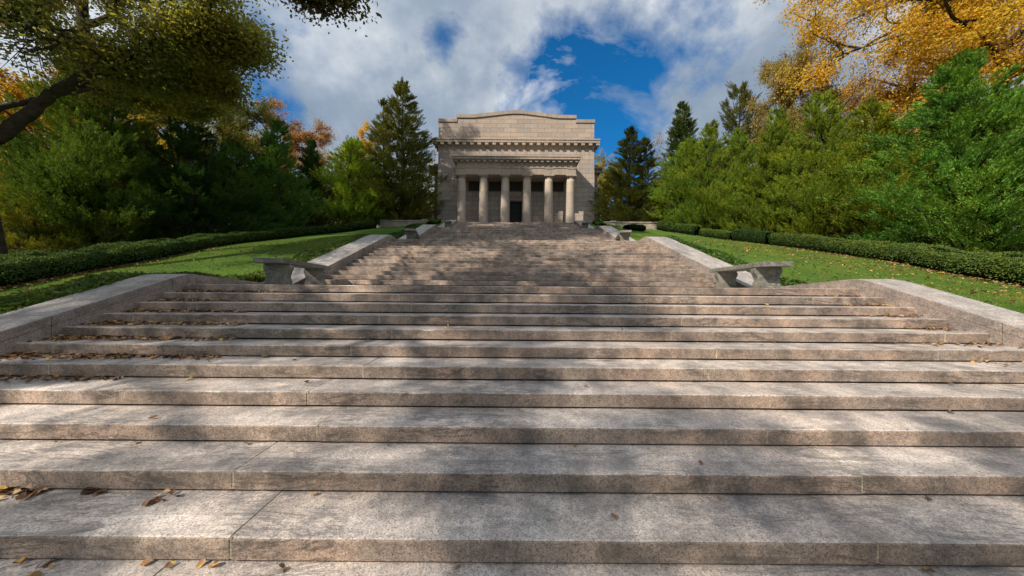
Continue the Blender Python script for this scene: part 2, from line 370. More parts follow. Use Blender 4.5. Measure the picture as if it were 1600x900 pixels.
for fi, (y0, z0, hw) in enumerate(flights):
    for k in range(13):
        y, z = y0+k*T, z0+k*H
        mb = stepmesh(y-stl.y, z-stl.z, hw, (k+1) % 2)
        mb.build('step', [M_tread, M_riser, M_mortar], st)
    y, z = tops[fi]                                    # the last riser carries the landing
    if fi < 3:
        y1 = flights[fi+1][0]+.08; mb = stepmesh(y-stl.y, z-stl.z, hw, 0, .9)
        r = np.random.default_rng(fi); ya = y+.91
        while ya < y1:
            yb = min(ya+.75, y1)
            xe = -hw
            while xe < hw:
                xf = min(xe+1.3+r.random()*.8, hw)
                mb.box(xe+.004, xf-.004, ya-stl.y+.004, yb-stl.y-.004, z-stl.z-.1, z-stl.z-.002, .004); xe = xf
            ya = yb
        mb.box(-hw, hw, y+.9-stl.y, y1-stl.y, z-stl.z-.2, z-stl.z-.012, 0, 2)
    else:
        mb = stepmesh(y-stl.y, z-stl.z, hw, 0, .9)
    mb.build('landing', [M_tread, M_riser, M_mortar], st)
# paved forecourt the photographer stands on
o = MB().box(-9, 9.4, -9, flights[0][0]+.2, -2.35, Z0-4*H, 0).build('forecourt', M_terr); setp(o, kind='structure')
# top terrace
o = MB().box(-9.6+XC, 9.6+XC, tops[3][0]+.905, 50, LAND[3]-.3, LAND[3]-.003, 0).build('terrace_paving', M_tread); setp(o, kind='structure')

# ------------------------------------------------------------------ sloping side walls
def cheek(side, fi):
    y0, z0, hw = flights[fi]; yt, zt = tops[fi]; up = .2 if fi == 0 else .22; w = .74 if fi == 0 else .92
    s = H/T; base = zt-2.1
    yl = (y0 - up/s - .41) if fi else y0-.9
    zl = z0+(yl-y0)*s+up
    L = [(yl, zl)]
    n = 4 if fi == 0 else 4
    for i in range(1, n+1):
        t = i/n; y = yl+(yt-.25-yl)*t; L.append((y, z0+(y-y0)*s+up))
    crest = [(yt-.1, zt+up-.045), (yt+.06, zt+up-.01), (yt+.25, zt+up-.02)]
    end = [(yt+2.3, zt-.0)] if fi < 3 else [(yt+.5, zt+up-.03)]
    nm = ('left', 'right')[side > 0]
    where = ('foreground', 'second', 'third', 'top')[fi]
    t = empty('stair_wall', (XC+side*(hw+w/2), yl, base), f'sloping granite side wall along the {nm} edge of the {where} flight of steps' , 'wall', 'sloping walls beside the stairs')
    lx, ly, lz = t.location
    mb = MB(); segs = list(zip(L, L[1:])); x0, x1 = -w/2+.003, w/2-.003
    for i, (a, b_) in enumerate(segs):
        mb.prism([(a[0]-ly+(.003 if i else 0), a[1]-lz-.1295), (b_[0]-ly-.003, b_[1]-lz-.1295), (b_[0]-ly-.003, -1.2), (a[0]-ly+(.003 if i else 0), -1.2)], x0, x1, 'x', .004)
    tail = [L[-1]]+crest+end
    mb.prism([(p[0]-ly+(.003 if i == 0 else 0), p[1]-lz-.1295) for i, p in enumerate(tail)]+[(tail[-1][0]-ly, -1.2), (tail[0][0]-ly+.003, -1.2)], x0, x1, 'x', 0)
    mb.build('wall_body', M_cheek, t)
    mb = MB()
    for i, (a, b_) in enumerate(segs):
        g = .003
        mb.prism([(a[0]-ly+(g if i else -.0), a[1]-lz), (b_[0]-ly-g, b_[1]-lz), (b_[0]-ly-g, b_[1]-lz-.128), (a[0]-ly+(g if i else 0), a[1]-lz-.128)], -w/2, w/2, 'x', .006)
    tp = [(p[0]-ly, p[1]-lz) for p in tail]; tp[0] = (tp[0][0]+.003, tp[0][1])
    mb.prism(tp+[(p[0], p[1]-.128) for p in tp[::-1]], -w/2, w/2, 'x', .005)
    mb.bm.normal_update()
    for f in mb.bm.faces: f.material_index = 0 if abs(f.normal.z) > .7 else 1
    mb.build('coping', [M_cope, M_cheek], t)
for fi in range(4):
    for s in (-1, 1): cheek(s, fi)

# ------------------------------------------------------------------ stone benches
def bench(label):
    t = empty('stone_bench', (0,0,0), label, 'bench', 'stone benches on the landings')
    L, Wd, h = 2.75, .5, .52
    mb = MB().box(-Wd/2, Wd/2, 0, L, h-.095, h, .008); mb.build('seat', M_bench, t)
    for i, y in enumerate((.42, L-.42)):
        pr = [(.225,.425),(.25,.395),(.255,.35),(.245,.31),(.215,.26),(.19,.21),(.18,.16),(.19,.115),(.215,.08),(.225,.065),(.225,.0)]
        pts = [(a, b_) for a, b_ in pr]+[(-a, b_) for a, b_ in pr[::-1]]
        MB().prism(pts, y-.09, y+.09, 'y', .01).build('leg', M_bench, t)
    return t
def copytree(root):
    r = root.copy(); C.objects.link(r)
    for ch in root.children:
        c = ch.copy(); C.objects.link(c); c.parent = r
    return r
bd = [(0,-1,'weathered stone bench at the left end of the lowest landing, front left'),
      (0,1,'weathered stone bench at the right end of the lowest landing, front right'),
      (1,-1,'stone bench half hidden at the left end of the middle landing'),
      (1,1,'stone bench at the right end of the middle landing with a pale seat edge'),
      (2,-1,'small looking far bench on the left of the highest landing before the memorial'),
      (2,1,'small looking far bench on the right of the highest landing before the memorial')]
proto = None
for fi, s, lab in bd:
    b = bench(lab) if proto is None else copytree(proto); proto = proto or b
    b['label'] = lab
    b.location = (XC+s*4.97, tops[fi][0]+.17, LAND[fi]); b.rotation_euler = (0, 0, -s*R(12))

# ------------------------------------------------------------------ memorial building
Zb = LAND[3]
BX = XC+.0
mem = empty('memorial_building', (BX, 33.4, Zb), 'pink granite neoclassical memorial with six columns at the top of the stairs', 'building')
def at(y, Yp): return (447-y)/F*Yp-Zb          # height above terrace of a photo row at distance Yp
yo = 33.4
DW = 35.5-yo
zc1 = at(215.6, 34.9); zc0 = zc1-.80
hwm = 8.70
# main wall, slightly battered, with the door opening
dw, dz = .66, at(314, 35.5)
def wallprism(mb, pts, y0, y1): mb.prism(pts, y0, y1, 'y')
mb = MB()
mb.prism([(-hwm-.06, -.2), (-dw, -.2), (-dw, dz), (dw, dz), (dw, -.2), (hwm+.06, -.2), (hwm-.06, zc0), (-hwm+.06, zc0)], DW, DW+.6, 'y')
mb.box(-hwm, hwm, DW+.6, DW+13, -.2, zc0, 0)
mb.build('wall', M_wall, mem)
MB().box(-hwm-.16, hwm+.16, DW-.12, DW-.004, -.2, .22, .02).build('plinth', M_trim, mem)
# main cornice with blocks
mb = MB()
ct = zc1; 
mb.box(-hwm-.05, hwm+.05, DW-.08, DW+13.1, zc0, ct-.401, 0)
mb.box(-hwm-.44, hwm+.44, DW-.50, DW+13.4, ct-.40, ct-.16, 0)
mb.box(-hwm-.50, hwm+.50, DW-.56, DW+13.5, ct-.158, ct, .02)
n = 22; stp = (2*hwm+.5)/n
for i in range(n+1):
    xx = -hwm-.25+i*stp; mb.box(xx-.19, xx+.19, DW-.46, DW-.081, ct-.66, ct-.402, 0)
for i in range(14):
    for s in (-1, 1):
        yy = DW+.5+i*.9; xa, xb = sorted((s*(hwm+.051), s*(hwm+.42))); mb.box(xa, xb, yy-.19, yy+.19, ct-.66, ct-.402, 0)
mb.build('cornice', M_trim, mem)
# attic
az1, az2, az3 = at(186, 35.5), at(179.5, 35.5), at(172.6, 35.5)
ha, hc = 8.64, 6.58
prof = [(-hc, az2), (-hc+1.9, az2+.02), (-.9, az3-.03), (-.35, az3), (.35, az3), (.9, az3-.03), (hc-1.9, az2+.02), (hc, az2)]
mb = MB().prism([(-ha, ct+.002), (-ha, az1-.38), (-hc, az1-.38)]+[(a, b_-.38) for a, b_ in prof]+[(hc, az1-.38), (ha, az1-.38), (ha, ct+.002)], DW+.05, DW+12.5, 'y')
mb.build('attic_wall', M_attic, mem)
mb = MB()
mb.box(-ha-.07, -hc-.0, DW-.04, DW+12.6, az1-.378, az1, .02); mb.box(hc, ha+.07, DW-.04, DW+12.6, az1-.378, az1, .02)
pp = [(-hc-.08, az2)]+prof[1:-1]+[(hc+.08, az2)]
mb.prism([(a, b_) for a, b_ in pp]+[(a, b_-.378) for a, b_ in pp[::-1]], DW-.07, DW+12.6, 'y', .012)
mb.build('attic_coping', M_trim, mem)
# portico entablature
pa0 = at(272.7, 32.95); pf = at(262, 32.95); pt = at(244, 32.5); pb = at(251, 32.5)
he = 6.17
MB().box(-he, he, -.46, .46, pa0, pf-.05, .015).build('architrave', M_trim, mem)
mb = MB(); mb.box(-he+.02, he-.02, -.44, .46, pf+.05, pb+.10, 0)
mb.box(-he-.05, he+.05, -.51, .50, pf-.048, pf+.048, .01)                 # string between architrave and frieze
for i in range(6): mb.box((i-2.5)*2.27-.42, (i-2.5)*2.27+.42, -.50, -.445, pf-.12, pf-.05, 0)
for i in range(6):
    xx = (i-2.5)*2.27
    mb.box(xx-.14, xx+.14, -.475, -.442, pf+.10, pb-.02, .01)
for s in (-1, 1): 
    xa, xb = sorted((s*(he-.9), s*(he-.02))); mb.box(xa, xb, .47, DW-.01, pa0+.01, pb+.1, 0)
mb.build('frieze', M_trim, mem)
mb = MB()
hp = 6.52
mb.box(-hp+.12, hp-.12, -.78, DW-.005, pb+.101, pb+.17, 0)
mb.box(-hp, hp, -.9, DW-.005, pb+.171, pt-.06, .01); mb.box(-hp-.06, hp+.06, -.96, DW-.005, pt-.058, pt+.02, .015)
n = 22
for i in range(n):
    xx = -hp+.35+i*(2*hp-.7)/(n-1); mb.box(xx-.14, xx+.14, -.78, -.445, pb-.05, pb+.1, 0)
mb.build('portico_cornice', M_trim, mem)
MB().box(-he+.95, he-.95, .47, DW-.01, pa0+.12, pa0+.3, 0).build('portico_ceiling', M_trim, mem)
# columns
for i in range(6):
    c = empty('column', (0,0,0), None, None); c.parent = mem; c.location = ((i-2.5)*2.27, 0, 0)
    hcol = pa0; pr = []
    for j in range(15):
        t = j/14; pr.append((.475-.075*t**1.6, .0+t*(hcol-.34)))
    MB().lathe(pr, 0, 0, 32).build('shaft', M_col, c)
    k = MB().lathe([(.395, hcol-.339), (.43, hcol-.32), (.43, hcol-.29), (.41, hcol-.28), (.44, hcol-.24), (.50, hcol-.17), (.52, hcol-.14)], 0, 0, 32)
    k.box(-.54, .54, -.54, .54, hcol-.139, hcol-.003, .012); k.build('capital', M_trim, c)
# door in its recess
d = MB(); d.box(-dw+.01, dw-.01, DW+.42, DW+.5, 0, dz-.01, 0)
for s in (-1, 1):
    for q in range(4):
        xa, xb = sorted((s*.09, s*(dw-.1))); z_a = .15+q*(dz-.25)/4
        d.box(xa, xb, DW+.385, DW+.419, z_a, z_a+(dz-.25)/4-.12, .01)
dd = d.build('door', M_bronze, mem)
MB().box(.03, .06, DW+.34, DW+.384, 1.35, 1.6, .004).build('handle', M_bronze2, dd)
f = MB(); f.box(-dw-.2, -dw-.0, DW-.06, DW-.004, .23, dz+.0, .01); f.box(dw, dw+.2, DW-.06, DW-.004, .23, dz, .01); f.box(-dw-.3, dw+.3, DW-.10, DW-.004, dz+.002, dz+.38, .01); f.box(-dw-.4, dw+.4, DW-.2, DW-.004, dz+.382, dz+.5, .01)
f.build('door_frame', M_trim, mem)
# bronze grilles high on the wall between the columns
g0, g1 = at(299, 35.5), pa0+.05
for i in range(5):
    cx = (i-2)*2.27; wv = .74
    g = MB().box(cx-wv, cx+wv, DW-.014, DW-.004, g0, g1, 0).build('dark_window_panel', M_darkpanel, mem)  # solid panel on the wall face; unlit depth is put into its dark colour
    m = MB(); m.box(cx-wv, cx+wv, DW-.07, DW-.016, g0, g0+.06, 0); m.box(cx-wv, cx+wv, DW-.07, DW-.016, g1-.06, g1, 0)
    m.box(cx-wv, cx-wv+.06, DW-.069, DW-.016, g0+.061, g1-.061, 0); m.box(cx+wv-.06, cx+wv, DW-.069, DW-.016, g0+.061, g1-.061, 0)
    for a in range(4):
        ccx = cx-wv+.06+(a+.5)*(2*wv-.12)/4; hw_, hh = (2*wv-.12)/8, (g1-g0)/2-.06; czz = (g0+g1)/2
        for s in (-1, 1):
            n_ = .03
            m.prism([(ccx-hw_+.0, czz-s*hh), (ccx-hw_+n_*1.4, czz-s*hh), (ccx+hw_, czz+s*hh), (ccx+hw_-n_*1.4, czz+s*hh)], DW-.06-.01*(s > 0), DW-.05-.01*(s > 0)+.006, 'y')
    m.build('grille', M_bronze2, g)
# lower side wings with their own cornice
for s, lab in ((-1, 'left'), (1, 'right')):
    w = MB(); xa, xb = sorted((s*(hwm-.3), s*9.42)); y0, y1 = 3.6, 12
    w.box(xa, xb, y0, y1, -.2, at(290, 37.2), 0); w.build('side_wing', M_wall, mem)
    w = MB(); z1 = at(261, 37.2)
    w.box(xa, xb, y0+.05, y1, at(290, 37.2)+.10, z1-.75, 0)
    xa2, xb2 = sorted((s*(hwm-.3), s*9.5)); w.box(xa2, xb2, y0-.06, y1, at(290, 37.2)+.002, at(290, 37.2)+.12, 0)
    xa, xb = sorted((s*(hwm-.3), s*9.75)); w.box(xa, xb, y0-.25, y1+.3, z1-.75, z1-.35, .02)
    xa, xb = sorted((s*(hwm-.3), s*9.95)); w.box(xa, xb, y0-.45, y1+.5, z1-.348, z1-.1, .02)
    xa, xb = sorted((s*(hwm-.3), s*9.5)); w.box(xa, xb, y0-.05, y1, z1-.098, z1+.25, .02)
    w.build('wing_cornice', M_trim, mem)

# ------------------------------------------------------------------ terrace walls either side of the top flight
def twall(x0, x1, lab, brk):
    t = empty('terrace_wall', ((x0+x1)/2, 31.9, 5.4), lab, 'wall', 'low terrace walls')
    cx, cy, cz = t.location; zt = Zb+.16-cz
    mb = MB(); mb2 = MB(); x = x0
    while x < x1-.01:
        xe = min(x+2.6, x1); mb.box(x-cx+.004, xe-cx-.004, -.2, .2, -1, zt-.12, .004); mb2.box(x-cx+.003, xe-cx-.003, -.26, .26, zt-.118, zt, .01); x = xe
    mb.box(brk-cx-.22, brk-cx+.22, -.29, .27, -1, zt-.1, .01); mb2.box(brk-cx-.27, brk-cx+.27, -.34, .32, zt-.098, zt+.08, .012)
    mb.build('wall_body', M_terr, t); mb2.build('coping', M_terr, t)
twall(-13.3, -6.95+XC, 'low stone terrace wall left of the memorial base, shaded by the tall cedar', -8.9)
twall(7.3, 14.9, 'low stone terrace wall right of the memorial base above sunlit lawn', 9.8)

# ------------------------------------------------------------------ foliage building blocks
def quads(P0, ax, side, length, width, bend=0, nrm=None):
    """rhombic leaf cards from base points P0 along unit ax"""
    l = np.asarray(length)[:,None]; w = np.asarray(width)[:,None]
    A = P0; B = P0+ax*l*.5+side*w*.5; Cc = P0+ax*l; D_ = P0+ax*l*.5-side*w*.5
    if nrm is not None: B = B+nrm*w*.25; D_ = D_+nrm*w*.25
    V = np.stack([A,B,Cc,D_], 1).reshape(-1,3); n = len(P0)
    return V, np.arange(4*n).reshape(n,4)
def tris(P0, ax, side, length, width):
    l = np.asarray(length)[:,None]; w = np.asarray(width)[:,None]
    V = np.stack([P0-side*w*.5, P0+side*w*.5, P0+ax*l], 1).reshape(-1,3); n = len(P0)
    return V, np.arange(3*n).reshape(n,3)
def unit(v): return v/np.maximum(np.linalg.norm(v, axis=-1, keepdims=True), 1e-9)
def rdir(r, n): return unit(r.normal(size=(n,3)))
def perp(a, r):
    return unit(np.cross(a, rdir(r, len(a))))
def tubes(paths, seg=5):
    Vs, Fs, off = [], [], 0
    for pts, rad in paths:
        pts = np.asarray(pts, float); n = len(pts); t = np.gradient(pts, axis=0); t = unit(t)
        ref = np.array([0,0,1.]) if abs(t[0][2]) < .9 else np.array([1.,0,0])
        u = unit(np.cross(t, ref)); v = np.cross(t, u); a = np.arange(seg)/seg*2*np.pi
        V = pts[:,None]+(u[:,None]*np.cos(a)[None,:,None]+v[:,None]*np.sin(a)[None,:,None])*np.asarray(rad)[:,None,None]
        Vs.append(V.reshape(-1,3)); i = np.arange(n-1)[:,None]*seg; j = np.arange(seg)[None]; k = (j+1) % seg
        Fs.append(np.stack([i+j, i+k, i+seg+k, i+seg+j], -1).reshape(-1,4)+off); off += n*seg
    return np.concatenate(Vs), np.concatenate(Fs)

def cedar_mesh(seed, h=10., rad=2.3, nb=180, ns=46, low=.03, power=1.0, droop=.0, spray=.17, shape=0, tops2=()):
    """eastern red cedar: trunk, rising limbs, feathery sprays"""
    r = np.random.default_rng(seed); paths = []; P, A, Ls = [], [], []
    leaders = [(0., 0., h, 1.)]+list(tops2)
    lob = r.uniform(.0, 6.28, 6)
    for (ox, oy, hh, sc) in leaders:
        zs = np.linspace(0, hh, 10); wob = np.cumsum(r.normal(0, .04, (10,2)), 0)
        px = ox*np.minimum(1, zs/hh*2.2)+wob[:,0]; py = oy*np.minimum(1, zs/hh*2.2)+wob[:,1]
        paths.append((np.stack([px,py,zs],1), np.interp(zs,[0,hh],[.15*h/10+.03,.012])*sc**.5))
        n = int(nb*sc)
        hs = low+(1-low)*(np.arange(n)+r.random(n))/n
        hs = 1-(1-hs)**1.0
        for hf in hs:
            z = hf*hh; a = r.uniform(0, 2*np.pi)
            prof = (1-hf)**power*min(1, .55+hf*3.2)
            if shape: prof = min(1, (1-hf)*2.1)**.7*(.75+.25*min(1, hf*3))
            mod = 1+.16*math.sin(2*a+lob[0]+5*hf)+.14*math.sin(3*a+lob[1]-9*hf)+.10*math.sin(17*hf+lob[2]+a)
            L = rad*sc*prof*mod*r.uniform(.72, 1.1)+.16
            rise = r.uniform(.25, .75)*(1-.5*(1-hf))+ (.5 if hf > .9 else 0) - droop
            cx = np.interp(z, zs, px); cy = np.interp(z, zs, py)
            t = np.linspace(0, 1, 6); x = cx+np.cos(a)*L*t; y = cy+np.sin(a)*L*t; zz_ = z+L*(rise*t+.22*t*t-.1*np.sin(3*t))
            pts = np.stack([x,y,zz_],1)+r.normal(0,.02,(6,3))
            if L > .5: paths.append((pts[:5], np.interp(t[:5],[0,1],[.012+.012*L,.004])))
            m = max(3, int(ns/2.5*(.25+L/rad*1.15))); tt = 1-.8*r.random(m)**1.5
            q = np.stack([np.interp(tt, t, pts[:,i]) for i in range(3)],1)
            spread = .03+.12*L*(1-tt*.5)
            dirv = np.array([np.cos(a), np.sin(a), rise+(1.7 if droop < .05 else .9)])
            off = r.normal(size=(m,3))*spread[:,None]*np.array([1,1,.55])
            P.append(q+off); A.append(unit(dirv[None])+off*1.1); Ls.append(r.uniform(.6,1.3,m)*(.55+.5*L/rad))
    P = np.concatenate(P); A = unit(np.concatenate(A)); Ls = np.concatenate(Ls); n = len(P)
    k = 54                                           # every plume is a tuft of narrow sprays about its own axis
    Lp = np.repeat(Ls, k)*spray*3.0; A0 = np.repeat(A, k, 0); u = r.random(n*k)
    rad_ = (1-u)**.7*.21*Lp
    P = np.repeat(P, k, 0)+A0*(u*Lp)[:,None]+rdir(r, n*k)*rad_[:,None]
    A = unit(A0+r.normal(0, .28, (n*k,3)))
    sp = spray*r.uniform(.4, 1.0, n*k)*(1-.3*u)
    V, Fc = tris(P, A, perp(A, r), sp, spray*r.uniform(.09,.17, n*k))
    tv, tf = tubes(paths)
    return npmesh('cedar_crown', V, Fc), npmesh('cedar_trunk', tv, tf, True)

def curve(pts, n=200):
    pts = np.array(pts, float); 
    # smooth by Catmull-Rom through the points
    out = []
    for i in range(len(pts)-1):
        p0, p1, p2, p3 = pts[max(i-1,0)], pts[i], pts[i+1], pts[min(i+2,len(pts)-1)]
        for t in np.linspace(0, 1, 24, endpoint=False):
            out.append(.5*((2*p1)+(-p0+p2)*t+(2*p0-5*p1+4*p2-p3)*t*t+(-p0+3*p1-3*p2+p3)*t**3))
    out.append(pts[-1]); return np.array(out)
def broad_mesh(seed, h=16., rad=6., base=5., nleaf=60000, leaf=.13, tr=.35, nl=16, flat=.55, lean=(0,0), bare=0., clump=.42, limbs=()):
    r = np.random.default_rng(seed); paths = []; tw = []
    lean = np.array(lean, float)
    def tp(z): return np.array([lean[0]*(z/h)**1.3+.25*math.sin(z*.35+seed), lean[1]*(z/h)**1.3+.25*math.cos(z*.3+seed), z])
    zs = np.linspace(-.4, h*.9, 12); tpts = np.array([tp(max(z,0))+np.array([0,0,min(z,0)]) for z in zs]); tpts -= np.array([tpts[0][0], tpts[0][1], 0])
    rr = tr*(1-.9*(np.clip(zs,0,h)/h)**.8)*np.where(zs < .2, 1.35, 1); paths.append((tpts, np.maximum(rr,.03)))
    cz = (base+h)/2; hz = (h-base)/2*1.05
    def inside(p):
        c = np.array([lean[0]*.6, lean[1]*.6, cz]); q = (p-c)/np.array([rad,rad,hz]); return np.linalg.norm(q)
    for i in range(nl):
        f = (i+.5)/nl; z = base*.75+(h*.86-base*.75)*f**.9; a = i*2.4+r.uniform(-.5,.5)
        s = np.array([np.interp(z, zs, tpts[:,k]) for k in range(3)])
        L = rad*math.sqrt(max(.12, 1-((z+hz*.15-cz)/hz)**2*.8))*r.uniform(.75,1.05)
        rise = r.uniform(.15,.6)+f*.5
        n = 9; pts = [s]; d = unit(np.array([math.cos(a), math.sin(a), rise]))
        for k in range(n-1):
            d = unit(d+r.normal(0,.16,3)+np.array([0,0,-.02])); pts.append(pts[-1]+d*L/(n-1))
        pts = np.array(pts); r0 = tr*.42*(1-f*.6); rad_ = np.linspace(r0, .03, n); paths.append((pts, rad_))
        for j in range(9):
            k = r.uniform(1.8, n-1.01); ki = int(k); b0 = pts[ki]+(pts[ki+1]-pts[ki])*(k-ki)
            d2 = unit(d*.4+rdir(r,1)[0]*np.array([1,1,.7])+np.array([0,0,.18])); l2 = L*r.uniform(.22,.46); m = 6; q = [b0]
            for _ in range(m-1):
                d2 = unit(d2+r.normal(0,.22,3)); q.append(q[-1]+d2*l2/(m-1))
            q = np.array(q); paths.append((q, np.linspace(.045,.012,m)*tr/.35))
            for e in range(7):
                k2 = r.uniform(1, m-1.01); kj = int(k2); c0 = q[kj]+(q[kj+1]-q[kj])*(k2-kj); d3 = unit(d2*.5+rdir(r,1)[0]); l3 = r.uniform(.4,1.05)*rad/6
                q3 = np.array([c0, c0+d3*l3*.5+r.normal(0,.05,3), c0+d3*l3+r.normal(0,.08,3)]); paths.append((q3, np.array([.012,.008,.004])*max(1,tr/.35)))
                tw.append(q3)
    for (lp, ra, rb, nb_, lt) in limbs:               # named limbs, given point by point
        lp = curve(lp); t_ = np.linspace(0, 1, len(lp)); lp = lp+np.cumsum(r.normal(0,.012,lp.shape),0); paths.append((lp, ra+(rb-ra)*t_))
        for j in range(nb_):
            k = int((.45+.55*(j+.5)/nb_ if lt else .3+.7*r.random())*(len(lp)-2)); b0 = lp[k]; d2 = unit(unit(lp[k+1]-lp[k])*.7+rdir(r,1)[0]+np.array([0,0,-.1]))
            l2 = r.uniform(.5,1.3)*(1 if not lt else .75); q = [b0]
            for _ in range(5): d2 = unit(d2+r.normal(0,.25,3)); q.append(q[-1]+d2*l2/5)
            q = np.array(q); paths.append((q, np.linspace(.018,.006,6)))
            for e in range(8):
                kj = r.integers(1,5); c0 = q[kj]; d3 = unit(d2*.5+rdir(r,1)[0]); l3 = r.uniform(.2,.5); q3 = np.array([c0, c0+d3*l3*.5, c0+d3*l3+r.normal(0,.04,3)]); paths.append((q3, np.array([.006,.005,.003])))
                for _ in range(lt or 1): tw.append(q3)
    tw = np.array(tw); nt_ = len(tw)
    keep = r.random(nt_) > bare; idx = np.nonzero(keep)[0]
    wts = r.gamma(1.6, 1, len(idx)); wts /= wts.sum()
    c = r.choice(idx, nleaf, p=wts); t = r.random((nleaf,1))
    P = np.where(t < .5, tw[c,0]+(tw[c,1]-tw[c,0])*t*2, tw[c,1]+(tw[c,2]-tw[c,1])*(t*2-1))
    P = P+r.normal(0, clump*.5, (nleaf,3))*np.array([1,1,.75])
    A = unit(rdir(r,nleaf)+np.array([0,0,-.35])); sd = perp(A, r)
    V, Fc = quads(P, A, sd, leaf*r.uniform(.6,1.25,nleaf), leaf*r.uniform(.42,.75,nleaf), nrm=np.cross(A,sd))
    tv, tf = tubes(paths, 6)
    return npmesh('broad_crown', V, Fc), npmesh('broad_trunk', tv, tf, True)

class Species:
    def __init__(s, crown, trunk, mat, bark, h, rad): s.crown, s.trunk, s.h, s.rad = crown, trunk, h, rad; crown.materials.append(mat); trunk.materials.append(bark)
def plant(sp, name, x, y, height, width, col, label, cat, group=None, rz=0, z=None, tilt=0):
    zg = float(ground(x, y)) if z is None else z
    t = empty(name, (x, y, zg-.1), label, cat, group, rz)
    sx = width/(2*sp.rad)*(1.1 if name == 'cedar_tree' else 1); sz = height/sp.h
    t.rotation_euler = (0, tilt, rz)
    for nm, me in (('crown', sp.crown), ('trunk', sp.trunk)):
        o = bpy.data.objects.new(nm, me); C.objects.link(o); o.parent = t; o.scale = (sx, sx, sz); o.color = (*col, 1)
    return t
CE = [Species(*cedar_mesh(11), M_cedar, M_bark, 10, 2.3),
      Species(*cedar_mesh(12, power=.95, nb=190, tops2=((.5,.3,8.6,.6),)), M_cedar, M_bark, 10, 2.3),
      Species(*cedar_mesh(13, power=.82, nb=200, rad=2.3), M_cedar, M_bark, 10, 2.3),
      Species(*cedar_mesh(14, h=14, rad=3.0, nb=230, ns=60, power=.9, droop=.25, spray=.19, tops2=((-1.3,.2,12.2,.5),)), M_cedar, M_bark, 14, 3.0),
      Species(*cedar_mesh(15, h=10, rad=2.2, nb=100, ns=52, power=.55, low=.3, droop=.1, spray=.17), M_cedar, M_bark, 10, 2.2)]
def cz(px, ytop, D_, wpx, sp, col, label, name='cedar_tree', group='cedars lining the stairs', rz=0, tilt=0):
    g_ = (2.0, 1.6, 1.1) if px > 900 else (2.5, 2.4, 1.8); col = tuple(a*b for a, b in zip(col, g_))
    x = (px-802.6)/F*D_; ztop = (447-ytop)/F*D_; zg = float(ground(x, D_))
    return plant(CE[sp], name, x, D_, ztop-zg+.1, wpx/F*D_, col, label, 'tree', group, rz, tilt=tilt)
OLIVE = (.075,.085,.018); GREEN = (.050,.105,.022); DARK = (.022,.050,.018); MID = (.035,.075,.020); YGRN = (.10,.14,.022)
GL = 'evergreen trees on the left of the stairs'; GR = 'evergreen trees on the right of the stairs'
cz(140, 82, 18, 200, 1, (.032,.058,.015), 'broad olive green cedar with a drooping look behind the left hedge, under the oak', group=GL)
cz(288, 168, 21, 160, 0, (.011,.027,.010), 'very dark cone shaped conifer in the middle of the left tree row', group=GL, rz=1)
cz(365, 222, 23.5, 120, 2, (.026,.062,.020), 'dark green bushy cedar just right of the very dark cone shaped conifer', group=GL, rz=2)
cz(432, 198, 26.5, 100, 1, (.030,.070,.020), 'green cedar standing in front of the rust coloured tree', group=GL, rz=3)
cz(487, 226, 30, 85, 0, (.012,.028,.010), 'narrow blackish cedar left of the bright green one', group=GL, rz=4)
cz(540, 222, 31, 115, 2, (.085,.135,.022), 'bright yellow green bushy cedar left of the tall cedar', group=GL, rz=.5)
cz(624, 133, 34, 125, 3, (.042,.052,.015), 'tallest olive cedar with two leaders directly left of the memorial', group=GL, rz=0)
cz(585, 285, 33.2, 60, 2, (.055,.085,.018), 'low bushy cedar at the foot of the tallest cedar', group=GL, rz=2.2)
cz(50, 255, 16.5, 120, 2, (.065,.078,.016), 'low yellowish shrubby cedar at the far left edge behind the hedge', group=GL, rz=2.2)
cz(226, 215, 22, 110, 1, (.050,.070,.016), 'olive cedar filling the gap left of the very dark cone shaped conifer', group=GL, rz=4.2)
cz(985, 202, 35, 100, 3, (.026,.042,.013), 'dark cedar with a ragged top directly right of the memorial', group=GR, rz=2.5)
cz(1066, 162, 34, 95, 3, (.024,.050,.016), 'tall narrow cedar rising behind the right hand row, against white cloud', group=GR, rz=1.2)
cz(1158, 137, 34, 80, 4, (.035,.050,.016), 'dark sparse topped cedar poking out next to the small russet tree', group=GR, rz=.4)
cz(1065, 222, 30.5, 100, 2, (.055,.115,.020), 'fresh green cedar at the far end of the right row, nearest the memorial side', group=GR)
cz(1112, 196, 29, 100, 1, (.058,.110,.020), 'fresh green cedar second from the far end of the right row', group=GR, rz=1)
cz(1160, 205, 27.5, 95, 2, (.052,.105,.020), 'rounded green cedar below the dark sparse topped one', group=GR, rz=2)
cz(1205, 176, 26, 120, 1, (.060,.110,.018), 'green cedar under the small russet tree', group=GR, rz=3)
cz(1285, 150, 23.5, 150, 0, (.058,.110,.018), 'pointed green cedar in the middle of the right row', group=GR, rz=4)
cz(1365, 160, 21.5, 180, 1, (.070,.115,.018), 'broad yellowish green cedar left of the largest green cedar', group=GR, rz=5)
cz(1440, 215, 19.5, 120, 2, (.045,.095,.022), 'shorter cedar squeezed against the left side of the largest green cedar', group=GR, rz=5.5)
cz(1512, 94, 18, 265, 1, (.042,.118,.030), 'largest blue green cedar with feathery pointed top on the right', group=GR, rz=.3)
cz(1625, 135, 16.5, 230, 2, (.048,.108,.026), 'big green cedar cut by the right edge of the photo', group=GR, rz=1.3)

